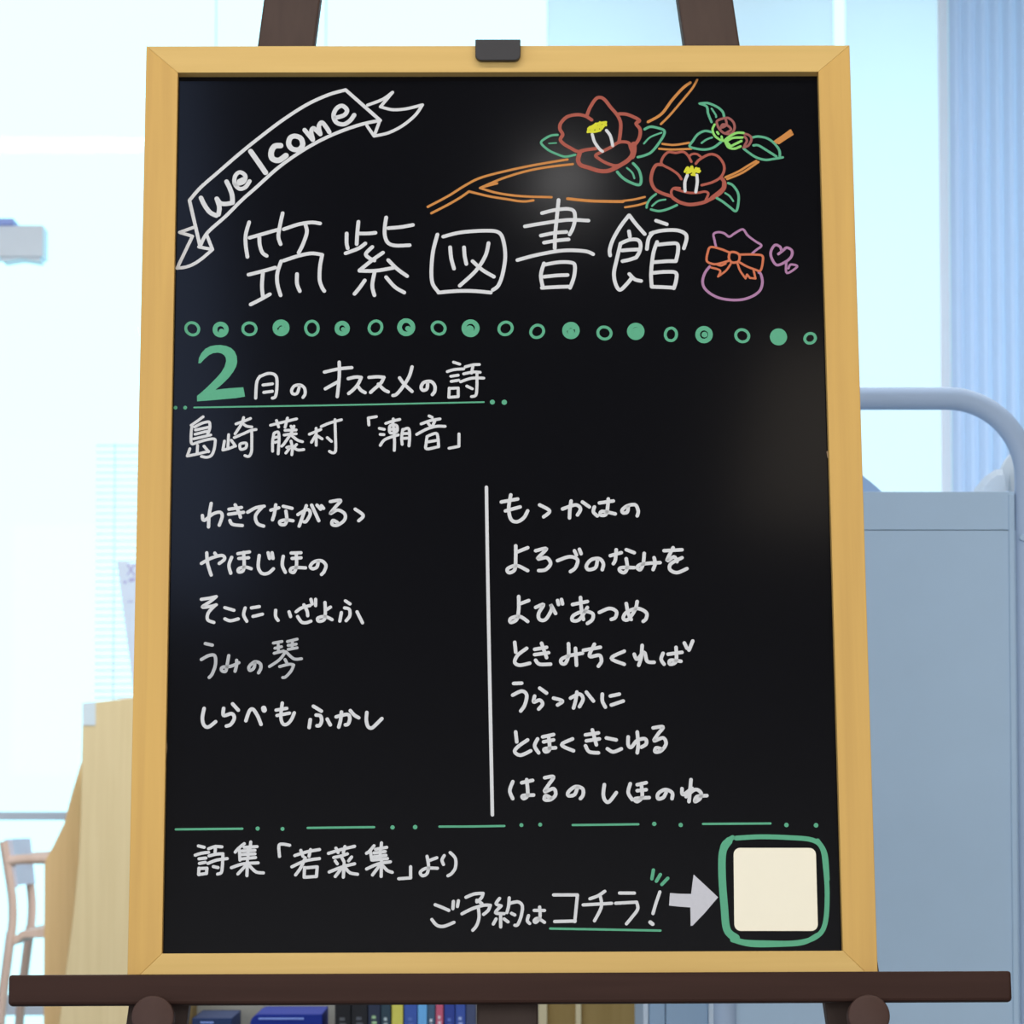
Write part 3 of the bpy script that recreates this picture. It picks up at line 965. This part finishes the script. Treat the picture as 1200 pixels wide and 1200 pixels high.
s -1723,-580 -1735,-632 -1776,-649 -1798,-623 -1760,-580 -1693,-572 -1651,-615 -1667,-675 -1692,-705
=verse_lettering
#white
w31.9
w31.0
s -2820,-942 -2746,-931 -2680,-916
s -2680,-916 -2738,-965 -2811,-1017 -2730,-1010 -2679,-995
s -2686,-998 -2751,-1070 -2758,-1138 -2699,-1166
s -2598,-1023 -2512,-1049
s -2596,-1131 -2545,-1150 -2471,-1132
s -2407,-1026 -2420,-1094 -2390,-1155
s -2348,-1026 -2274,-1014
s -2332,-1109 -2244,-1087
s -2120,-1050 -2119,-1110 -2096,-1148
s -1994,-1065 -1979,-1111
s -1928,-1065 -1877,-1028 -1796,-1005
s -1855,-998 -1825,-1058 -1818,-1104
s -1913,-1111 -1876,-1164 -1832,-1171 -1788,-1156
s -1789,-945 -1777,-990
s -1745,-945 -1745,-1006
s -1657,-976 -1653,-1074 -1663,-1142 -1714,-1157 -1722,-1126 -1656,-1112 -1589,-1142
s -1649,-1051 -1605,-1021
s -1465,-961 -1421,-991
s -1472,-1029 -1428,-1044 -1423,-1105 -1457,-1153
s -1502,-1074 -1516,-1157
s -1355,-1067 -1325,-1128 -1303,-1173
=verse_lettering
w31.0
#grey
s -2776,-1369 -2710,-1384
s -2811,-1522 -2745,-1485 -2687,-1485 -2678,-1567 -2706,-1657 -2735,-1694
s -2555,-1485 -2568,-1568 -2582,-1635 -2619,-1627 -2612,-1597 -2531,-1586 -2459,-1553
s -2481,-1530 -2480,-1575 -2494,-1635
s -2309,-1553 -2319,-1606 -2355,-1628 -2363,-1591 -2312,-1546 -2261,-1561 -2253,-1606 -2274,-1651
w28.1
s -2138,-1366 -2058,-1351
s -2123,-1416 -2062,-1401
s -2130,-1464 -2042,-1442
s -2094,-1362 -2090,-1449
s -2006,-1352 -1916,-1329
s -1999,-1389 -1925,-1377
s -1998,-1427 -1915,-1412
s -1959,-1344 -1962,-1419
s -2023,-1449 -2078,-1524 -2172,-1591
s -2020,-1449 -1946,-1517 -1873,-1517
s -2027,-1524 -2012,-1554
s -2077,-1592 -1990,-1570 -1946,-1577
s -1946,-1577 -1967,-1630 -2018,-1689 -2047,-1697
=verse_lettering
w28.1
#white
w33.6
s -2778,-1989 -2793,-2082 -2776,-2149 -2734,-2166 -2669,-2116
s -2513,-1947 -2459,-2007
s -2596,-1989 -2595,-2057 -2520,-2040 -2495,-2083 -2527,-2142 -2568,-2158
s -2387,-2108 -2355,-2015 -2322,-1999 -2280,-2058 -2245,-2143
w50.4
s -2222,-1990 -2217,-2007
w31.9
s -2106,-2008 -2007,-1991
s -2097,-2059 -1981,-2037
s -2049,-1940 -2061,-2067 -2043,-2135 -2005,-2143 -1964,-2101 -1936,-2034
w33.6
s -1758,-1972 -1683,-2019
s -1732,-2056 -1691,-2065 -1680,-2112 -1698,-2154 -1723,-2158
s -1786,-2099 -1796,-2175
s -1628,-2095 -1599,-2150
s -1545,-2074 -1483,-2057 -1433,-2053 -1417,-2091 -1433,-2142 -1458,-2150
s -1496,-2028 -1504,-2108 -1520,-2171
s -1413,-2015 -1375,-2058 -1334,-2083
s -1259,-2033 -1263,-2109 -1246,-2168 -1213,-2181 -1176,-2151 -1118,-2092
=verse_lettering
#white
w33.6
w33.9
s 8,-2 163,27
s 46,-90 186,-51
s 98,67 78,-60 96,-168 153,-197 219,-158 257,-90
s 371,-32 465,-91 408,-149
s 588,-72 711,-33 758,-72 729,-131
s 670,6 657,-82 653,-160
s 777,-4 843,-53
s 890,-53 880,-102 917,-141
s 938,-14 1070,5
s 1023,25 1012,-83 993,-131 946,-131 965,-96 1087,-122
s 1211,-54 1201,-103 1163,-112 1154,-83 1202,-44 1277,-34 1305,-93 1295,-142
=verse_lettering
#white
w33.9
s 142,-431 141,-547 131,-663 75,-692 65,-653 150,-624 253,-673
s 160,-489 255,-450
s 330,-480 433,-460 348,-557 433,-548 470,-606 422,-664 357,-673
s 536,-577 649,-539 724,-568 705,-645 657,-684
s 697,-481 715,-523
s 744,-467 759,-510
s 912,-578 893,-646 827,-665 808,-626 856,-568 931,-559 968,-607 958,-666
s 1035,-530 1139,-501
s 1092,-472 1082,-569 1063,-608
s 1187,-472 1262,-502
s 1185,-560 1194,-647 1165,-695 1122,-676 1137,-647 1260,-647
s 1356,-508 1345,-609 1316,-667 1288,-647 1316,-618 1401,-605 1505,-599
s 1449,-551 1458,-609 1438,-667
s 1544,-483 1714,-474
s 1630,-454 1571,-580 1638,-542 1665,-590
s 1713,-552 1608,-609 1598,-667 1663,-697 1758,-658
=verse_lettering
#white
w33.9
s 167,-924 166,-1049 147,-1145 91,-1174 91,-1136 175,-1117 250,-1165
s 185,-992 261,-963
s 326,-1030 401,-1002 354,-1088 362,-1146 419,-1146 476,-1050 467,-1002 513,-1089
s 533,-964 542,-1002
s 570,-954 579,-997
s 673,-1003 814,-974
s 749,-935 757,-1051 775,-1147
s 813,-1032 737,-1147 672,-1157 681,-1109 775,-1070 860,-1090 859,-1148 812,-1186
s 925,-1080 1020,-1042 1085,-1071 1075,-1129 1037,-1148
s 1180,-995 1197,-1091 1224,-1149
s 1283,-976 1263,-1053 1196,-1149 1150,-1139 1179,-1081 1282,-1043 1366,-1082 1365,-1140 1337,-1168
=verse_lettering
#white
w33.9
s 127,-1366 136,-1462
s 239,-1424 154,-1490 126,-1557 172,-1586 266,-1567
s 314,-1434 426,-1415
s 313,-1485 444,-1467
s 379,-1376 425,-1514
s 322,-1539 359,-1577 462,-1577
s 632,-1381 631,-1492 602,-1568 565,-1568 565,-1530 640,-1496 762,-1473
s 697,-1425 705,-1588
s 772,-1445 931,-1416
s 875,-1387 827,-1502 921,-1493 939,-1550 910,-1598
s 1155,-1455 1032,-1522 1153,-1580
s 1324,-1399 1313,-1513 1289,-1590
s 1248,-1484 1275,-1532 1342,-1466 1369,-1552 1434,-1562
s 1519,-1476 1500,-1533 1527,-1581
s 1566,-1485 1697,-1467
s 1642,-1419 1640,-1553 1583,-1581 1587,-1543 1686,-1553
s 1721,-1377 1743,-1427
s 1800,-1358 1763,-1446
=verse_lettering
#white
w33.9
s 115,-1761 190,-1758
s 105,-1872 190,-1834 236,-1872 217,-1967 179,-2024
s 358,-1806 422,-1854
s 310,-1882 301,-1939 357,-1920 384,-1958 347,-2006
s 487,-1902 571,-1930 524,-1968
s 646,-1902 730,-1864 763,-1912 729,-1984
s 706,-1845 692,-1931 673,-1997
s 795,-1846 860,-1931
s 944,-1865 944,-1932 971,-1989
s 1019,-1884 1103,-1866
s 1027,-1970 1139,-1932
=verse_lettering
#white
w33.9
s 131,-2223 140,-2317
s 242,-2299 149,-2365 121,-2412 176,-2444 270,-2403
s 335,-2290 307,-2356 344,-2422
s 382,-2271 484,-2249
s 391,-2318 484,-2300
s 438,-2262 446,-2385 409,-2413 400,-2384 502,-2375
s 661,-2291 558,-2347 669,-2404
s 782,-2253 903,-2235
s 790,-2310 911,-2292
s 847,-2206 883,-2348
s 781,-2357 817,-2414 901,-2424
s 977,-2283 1069,-2302
s 985,-2386 1040,-2415 1115,-2387
s 1181,-2274 1180,-2349 1208,-2372 1264,-2308 1339,-2293 1348,-2341 1301,-2372
s 1266,-2227 1273,-2350 1263,-2425
s 1415,-2189 1508,-2180 1461,-2246 1422,-2312 1506,-2284 1533,-2341 1486,-2407 1430,-2416 1440,-2379 1486,-2388
=verse_lettering
#white
w33.9
s 101,-2694 73,-2779 100,-2854
s 184,-2704 286,-2682
s 231,-2676 239,-2817 202,-2854 193,-2826 294,-2821
s 398,-2658 481,-2649 434,-2724 396,-2789 480,-2761 498,-2818 451,-2864 396,-2864 405,-2827 452,-2846
s 702,-2753 674,-2818 618,-2828 619,-2790 684,-2743 749,-2762 754,-2819 729,-2856
s 953,-2725 942,-2819 960,-2876 997,-2885 1063,-2801
s 1194,-2717 1174,-2801 1210,-2867
s 1259,-2727 1342,-2708
s 1258,-2783 1341,-2774
s 1296,-2717 1303,-2839 1256,-2886 1238,-2858 1368,-2849
s 1526,-2803 1498,-2849 1451,-2859 1452,-2812 1517,-2774 1582,-2803 1581,-2859
s 1760,-2681 1749,-2785 1738,-2888
s 1675,-2766 1683,-2822 1768,-2762
s 1711,-2841 1795,-2775 1850,-2804 1840,-2860 1793,-2888 1813,-2841 1905,-2832
=divider_line
#white
w33.9
w32.2
s -133,144 -121,-930 -90,-3006
w21.0
=border_dash
w21.0
#green
s -3023,-3131 -2715,-3129 -2407,-3127
=border_dash
w21.0
#green
s -1802,-3122 -1490,-3119 -1186,-3117
=border_dash
w21.0
#green
s -581,-3114 -280,-3114 21,-3110
=border_dash
w21.0
#green
s 654,-3104 963,-3102 1264,-3099
=border_dash
w21.0
#green
s 1864,-3098 2175,-3097 2491,-3096
=border_point
w21.0
#green
o -2265 -3126 19.3
=border_point
w21.0
#green
o -2035 -3130 18.5
=border_point
w21.0
#green
o -1016 -3120 20.1
=border_point
w21.0
#green
o -806 -3118 21.0
=border_point
w21.0
#green
o 179 -3103 18.5
=border_point
w21.0
#green
o 353 -3099 18.5
=border_point
w21.0
#green
o 1412 -3096 20.1
=border_point
w21.0
#green
o 1657 -3107 20.1
=border_point
w21.0
#green
o 2639 -3111 21.0
=border_point
w21.0
#green
o 2914 -3115 21.8
=source_lettering
w21.0
#white
w29.2
s -2811,-3287 -2757,-3300
s -2839,-3373 -2780,-3355 -2716,-3347
s -2804,-3407 -2740,-3400
s -2799,-3450 -2745,-3440
/ -2803,-3494 -2805,-3554 -2733,-3544 -2729,-3495 -2798,-3497
s -2717,-3314 -2658,-3294 -2594,-3296
s -2653,-3291 -2657,-3366
s -2711,-3380 -2642,-3364 -2583,-3361
s -2720,-3450 -2642,-3420 -2543,-3406
s -2583,-3376 -2587,-3475 -2596,-3535 -2630,-3550
s -2670,-3480 -2626,-3490
s -2387,-3267 -2436,-3307 -2470,-3346
s -2431,-3327 -2425,-3421
s -2328,-3252 -2332,-3307
s -2387,-3302 -2269,-3295
s -2406,-3335 -2288,-3330
s -2406,-3369 -2287,-3363
s -2425,-3411 -2282,-3397
s -2352,-3307 -2351,-3397
s -2503,-3491 -2395,-3456 -2257,-3447
s -2356,-3427 -2359,-3566
s -2375,-3476 -2443,-3550
s -2335,-3476 -2276,-3531 -2207,-3541
s -2060,-3388 -2066,-3288 -2032,-3273 -1968,-3284
w29.6
s -1919,-3380 -1808,-3346 -1691,-3325
s -1864,-3332 -1843,-3388
s -1774,-3325 -1787,-3388
s -1945,-3485 -1821,-3430 -1691,-3409
s -1822,-3402 -1862,-3492 -1910,-3561
/ -1828,-3492 -1831,-3583 -1717,-3576 -1711,-3486 -1821,-3496
s -1608,-3361 -1491,-3326 -1367,-3296
s -1539,-3312 -1518,-3354
s -1456,-3298 -1470,-3354
s -1559,-3400 -1490,-3385 -1433,-3366
s -1545,-3431 -1525,-3459
s -1483,-3403 -1463,-3441
s -1394,-3396 -1421,-3431
s -1600,-3535 -1476,-3487 -1366,-3459
s -1462,-3459 -1469,-3584
s -1490,-3507 -1544,-3577
s -1448,-3501 -1407,-3543 -1338,-3557
s -1187,-3292 -1228,-3341 -1256,-3362
s -1221,-3341 -1207,-3425
s -1118,-3265 -1121,-3314
s -1173,-3325 -1069,-3307
s -1187,-3359 -1083,-3346
s -1187,-3394 -1076,-3381
s -1200,-3425 -1062,-3412
s -1129,-3314 -1129,-3411
s -1255,-3508 -1145,-3460 -1035,-3442
s -1117,-3432 -1120,-3578
s -1138,-3481 -1200,-3564
s -1103,-3481 -1062,-3523 -1018,-3540
/ -848,-3489 -848,-3593 -958,-3600
s -696,-3392 -682,-3483 -696,-3552 -738,-3573 -758,-3538 -703,-3504 -600,-3504
s -682,-3434 -606,-3406
s -537,-3386 -558,-3427 -544,-3469
s -482,-3358 -434,-3414 -434,-3498 -469,-3553 -503,-3574
=reservation_lettering
#white
w29.6
w30.1
s -621,-3843 -552,-3870 -495,-3896
s -652,-3980 -605,-4033 -542,-4043 -448,-4007
s -453,-3812 -458,-3880
s -407,-3807 -416,-3860
s -337,-3775 -258,-3744 -179,-3739
s -179,-3739 -195,-3781 -237,-3818
s -237,-3802 -190,-3834
s -374,-3928 -280,-3881 -175,-3850 -112,-3850
s -112,-3850 -133,-3898 -175,-3934
s -222,-3881 -217,-3961 -238,-4034 -275,-4081
s -27,-3787 -59,-3835 -17,-3856
s -12,-3856 -65,-3919 14,-3928
s -18,-3930 -18,-4051
s -60,-3977 -86,-4024
s 14,-3977 50,-4004
s 62,-3782 56,-3856 40,-3919
s 62,-3835 140,-3819 182,-3857 171,-3952 139,-4030 113,-4036
s 82,-3925 113,-3941
s 239,-3947 228,-3994 249,-4020
s 292,-3899 387,-3900
s 342,-3868 344,-3963 307,-4010 291,-3994 323,-3973 386,-4010
w30.1
/ 472,-3756 692,-3757 665,-4004
s 480,-4003 669,-3999
s 807,-3793 881,-3766 945,-3724
s 744,-3850 901,-3842 1007,-3836
s 902,-3766 912,-3867 847,-3998
s 1081,-3741 1218,-3742
s 1044,-3836 1238,-3826
s 1238,-3826 1247,-3890 1194,-3964 1141,-4027
s 1454,-3732 1416,-3838 1387,-3933
w36.5
s 1361,-4013 1382,-4030
#green
w21.5
s 438,-4068 899,-4078 1454,-4091
w31.4
s 1397,-3528 1382,-3609
s 1461,-3570 1423,-3632
s 1529,-3605 1473,-3663
=arrow_drawing
w31.4
#chalk
p 1547,-3743 1646,-3750 1742,-3752 1756,-3654 1769,-3571 1878,-3675 1991,-3784 1865,-3929 1752,-4045 1733,-4049 1733,-3877 1636,-3870 1537,-3859
=sticker_border
w31.4
#green
w45.4
s 2136,-3227 2057,-3284 2030,-3379 2023,-3517 2036,-3758 2049,-3930 2066,-4101 2184,-4191 2456,-4209 2712,-4207 2884,-4156 2972,-4037 3000,-3762 2990,-3504 2965,-3331 2873,-3252 2650,-3229 2393,-3221 2170,-3232
w69.9
s 2101,-3258 2042,-3362 2032,-3586 2046,-3861 2067,-4084 2150,-4162
w45.4
s 2116,-4179 2285,-4222 2541,-4223 2763,-4207 2901,-4139
s 2924,-3261 2990,-3383 3004,-3624
w24.2
=paint_flake
w24.2
#flake
s -3162,-424 -3152,-490 -3159,-548
=paint_flake
w24.2
#flake
s -3141,-2245 -3127,-2351 -3137,-2456
=paint_flake
w24.2
#flake
s 3120,480 3127,430
=border_dot
#green
w28.2
z -2886,1724 -2898,1681 -2937,1662 -2976,1673 -3004,1703 -3008,1747 -2980,1781 -2939,1784 -2904,1763
=border_dot
#green
w28.2
z -2336,1723 -2352,1681 -2389,1664 -2429,1670 -2459,1700 -2460,1746 -2430,1777 -2391,1782 -2354,1764
=border_dot
#green
w28.2
z -1741,1728 -1752,1686 -1789,1659 -1833,1669 -1858,1707 -1859,1750 -1835,1788 -1790,1798 -1753,1771
=border_dot
#green
w28.2
z -1131,1733 -1146,1694 -1180,1669 -1224,1673 -1251,1710 -1247,1754 -1222,1787 -1180,1800 -1141,1777
=border_dot
#green
w28.2
z -523,1726 -537,1683 -575,1665 -614,1675 -642,1705 -646,1750 -617,1783 -575,1786 -541,1765
=border_dot
#green
w28.2
z 121,1722 102,1682 67,1660 24,1664 -5,1698 -1,1744 28,1775 68,1785 107,1766
=border_dot
#green
w28.2
z 422,1691 404,1652 370,1631 328,1634 300,1668 305,1712 332,1743 371,1754 410,1734
=border_dot
#green
w28.2
z 1070,1673 1054,1631 1015,1613 977,1621 948,1651 946,1696 976,1729 1017,1732 1052,1713
=border_dot
#green
w28.2
z 1698,1658 1686,1620 1654,1596 1613,1604 1592,1638 1594,1678 1616,1711 1656,1721 1689,1697
=border_dot
#green
w28.2
z 2392,1643 2377,1600 2338,1582 2300,1591 2272,1621 2269,1666 2300,1699 2341,1702 2375,1682
=border_dot
#green
w28.2
z 3032,1615 3016,1584 2988,1568 2955,1570 2931,1597 2935,1633 2959,1658 2990,1665 3021,1650
=border_dot
#green
w45.1
z -2622,1717 -2632,1683 -2659,1663 -2692,1663 -2720,1683 -2730,1717 -2721,1750 -2694,1770 -2661,1770 -2633,1750
o -2668 1699 25.8
=border_dot
#green
w45.1
z -2039,1732 -2049,1696 -2079,1674 -2115,1674 -2145,1696 -2156,1733 -2146,1769 -2116,1791 -2080,1791 -2050,1769
o -2085 1711 37.1
w19.3
s -2131,1741 -2115,1760 -2092,1765 -2071,1752
=border_dot
#green
w45.1
z -1460,1725 -1469,1694 -1495,1675 -1526,1675 -1552,1694 -1561,1725 -1552,1757 -1527,1776 -1495,1776 -1470,1756
o -1502 1717 21.0
=border_dot
#green
w45.1
z -833,1736 -845,1696 -877,1672 -916,1672 -948,1697 -961,1736 -948,1775 -917,1800 -877,1799 -845,1775
o -880 1722 25.8
=border_dot
#green
w45.1
z -215,1724 -228,1685 -260,1660 -299,1661 -331,1685 -343,1724 -331,1764 -299,1788 -259,1788 -227,1763
o -287 1711 41.9
=border_dot
#green
w45.1
z 746,1699 733,1661 703,1638 665,1638 634,1661 623,1699 635,1737 666,1760 704,1760 734,1737
o 684 1686 32.2
w19.3
s 651,1707 667,1727 691,1731 711,1718
=border_dot
#green
w45.1
z 1368,1689 1356,1651 1325,1628 1287,1628 1257,1651 1245,1689 1258,1727 1289,1750 1327,1750 1357,1727
o 1311 1680 48.4
=border_dot
#green
w45.1
z 2024,1655 2011,1617 1980,1594 1942,1594 1912,1617 1901,1655 1913,1693 1944,1716 1982,1716 2013,1692
o 1967 1655 29.0
=border_dot
#green
w45.1
z 2737,1630 2724,1593 2694,1570 2657,1571 2628,1593 2617,1630 2629,1667 2660,1690 2697,1690 2726,1667
o 2677 1630 48.4
'''
LABELS = {'banner_drawing': 'white outline of a ribbon banner', 'welcome_lettering': 'white Welcome lettering on the banner', 'title_lettering': 'large white title characters',
          'camellia_drawing': 'red camellias on an orange branch', 'bag_drawing': 'pink gift bag with coral bow and hearts', 'heading_lettering': 'green 2 with white heading and green underline',
          'poet_lettering': 'white line of poet and title', 'divider_line': 'white vertical line', 
          'source_lettering': 'white source line', 'reservation_lettering': 'white reservation line with green underline', 'arrow_drawing': 'silvery white arrow',
          'sticker_border': 'green rounded outline around the card', 'paint_flake': 'small bare flake at the frame edge'}

def ribbon(t, P, w, y, closed, mi):
    n = len(P); h = w / 2
    Ls, Rs = [], []
    for k in range(n):
        a = P[(k - 1) % n] if closed else P[max(k - 1, 0)]; b = P[(k + 1) % n] if closed else P[min(k + 1, n - 1)]
        d = (b - a)
        d = d.normalized() if d.length > 1e-9 else Vector((1, 0))
        nv = Vector((-d.y, d.x)) * h
        Ls.append(t.verts.new((P[k].x + nv.x, y, P[k].y + nv.y))); Rs.append(t.verts.new((P[k].x - nv.x, y, P[k].y - nv.y)))
    for k in range(n if closed else n - 1):
        k2 = (k + 1) % n
        f = t.faces.new((Ls[k], Rs[k], Rs[k2], Ls[k2])); f.material_index = mi
    if not closed:
        for e, nb, (u, v) in ((0, min(1, n - 1), (Ls[0], Rs[0])), (n - 1, max(n - 2, 0), (Rs[-1], Ls[-1]))):
            d = (P[e] - P[nb]).normalized(); s = Vector((v.co.x - u.co.x, v.co.z - u.co.z)).normalized()
            vs = [u]
            for k in range(1, 6):
                th = math.pi * k / 6; q = P[e] - s * h * math.cos(th) + d * h * math.sin(th)
                vs.append(t.verts.new((q.x, y, q.y)))
            vs.append(v); f = t.faces.new(vs); f.material_index = mi

def blob(t, c, r, y, mi, n=18):
    f = t.faces.new([t.verts.new((c[0] + r * math.cos(2 * math.pi * k / n), y, c[1] + r * math.sin(2 * math.pi * k / n))) for k in range(n)]); f.material_index = mi

def finish(t, name, mats):
    for f in t.faces:
        f.normal_update()
        if f.normal.y > 0: f.normal_flip()
    t.transform(MB)
    t.transform(sb.matrix_world.inverted())
    me = bpy.data.meshes.new(name); t.to_mesh(me); t.free()
    for k in mats: me.materials.append(PAINT[k])
    o = bpy.data.objects.new(name, me); C.objects.link(o); o.parent = bp
    if name in LABELS: o['label'] = LABELS[name]

cur = None
for line in DATA.strip().split('\n'):
    c = line[0]
    if c == '=':
        if cur: finish(*cur)
        cur = (bmesh.new(), line[1:], []); y = -.0003; mi = 0
    elif c == '#':
        if line[1:] not in cur[2]: cur[2].append(line[1:])
        mi = cur[2].index(line[1:])
    elif c == 'w': w = float(line[1:]) * 1e-4
    else:
        y -= 3e-6
        kind, rest = line[0], line[1:].split()
        if kind == 'o':
            x, z, r = [float(v) * 1e-4 for v in rest]; blob(cur[0], (x, z), r, y, mi); continue
        pts = [tuple(float(v) * 1e-4 for v in s.split(',')) for s in rest]
        if kind == 'p':
            f = cur[0].faces.new([cur[0].verts.new((x, y, z)) for x, z in pts]); f.material_index = mi
            f.normal_update(); bmesh.ops.triangulate(cur[0], faces=[f])
        elif kind == '/':
            for a, b in zip(pts, pts[1:]):
                y -= 3e-6; ribbon(cur[0], [Vector(a), Vector(b)], w, y, False, mi)
        else: ribbon(cur[0], spline(pts, kind == 'z'), w, y, kind == 'z', mi)
finish(*cur)
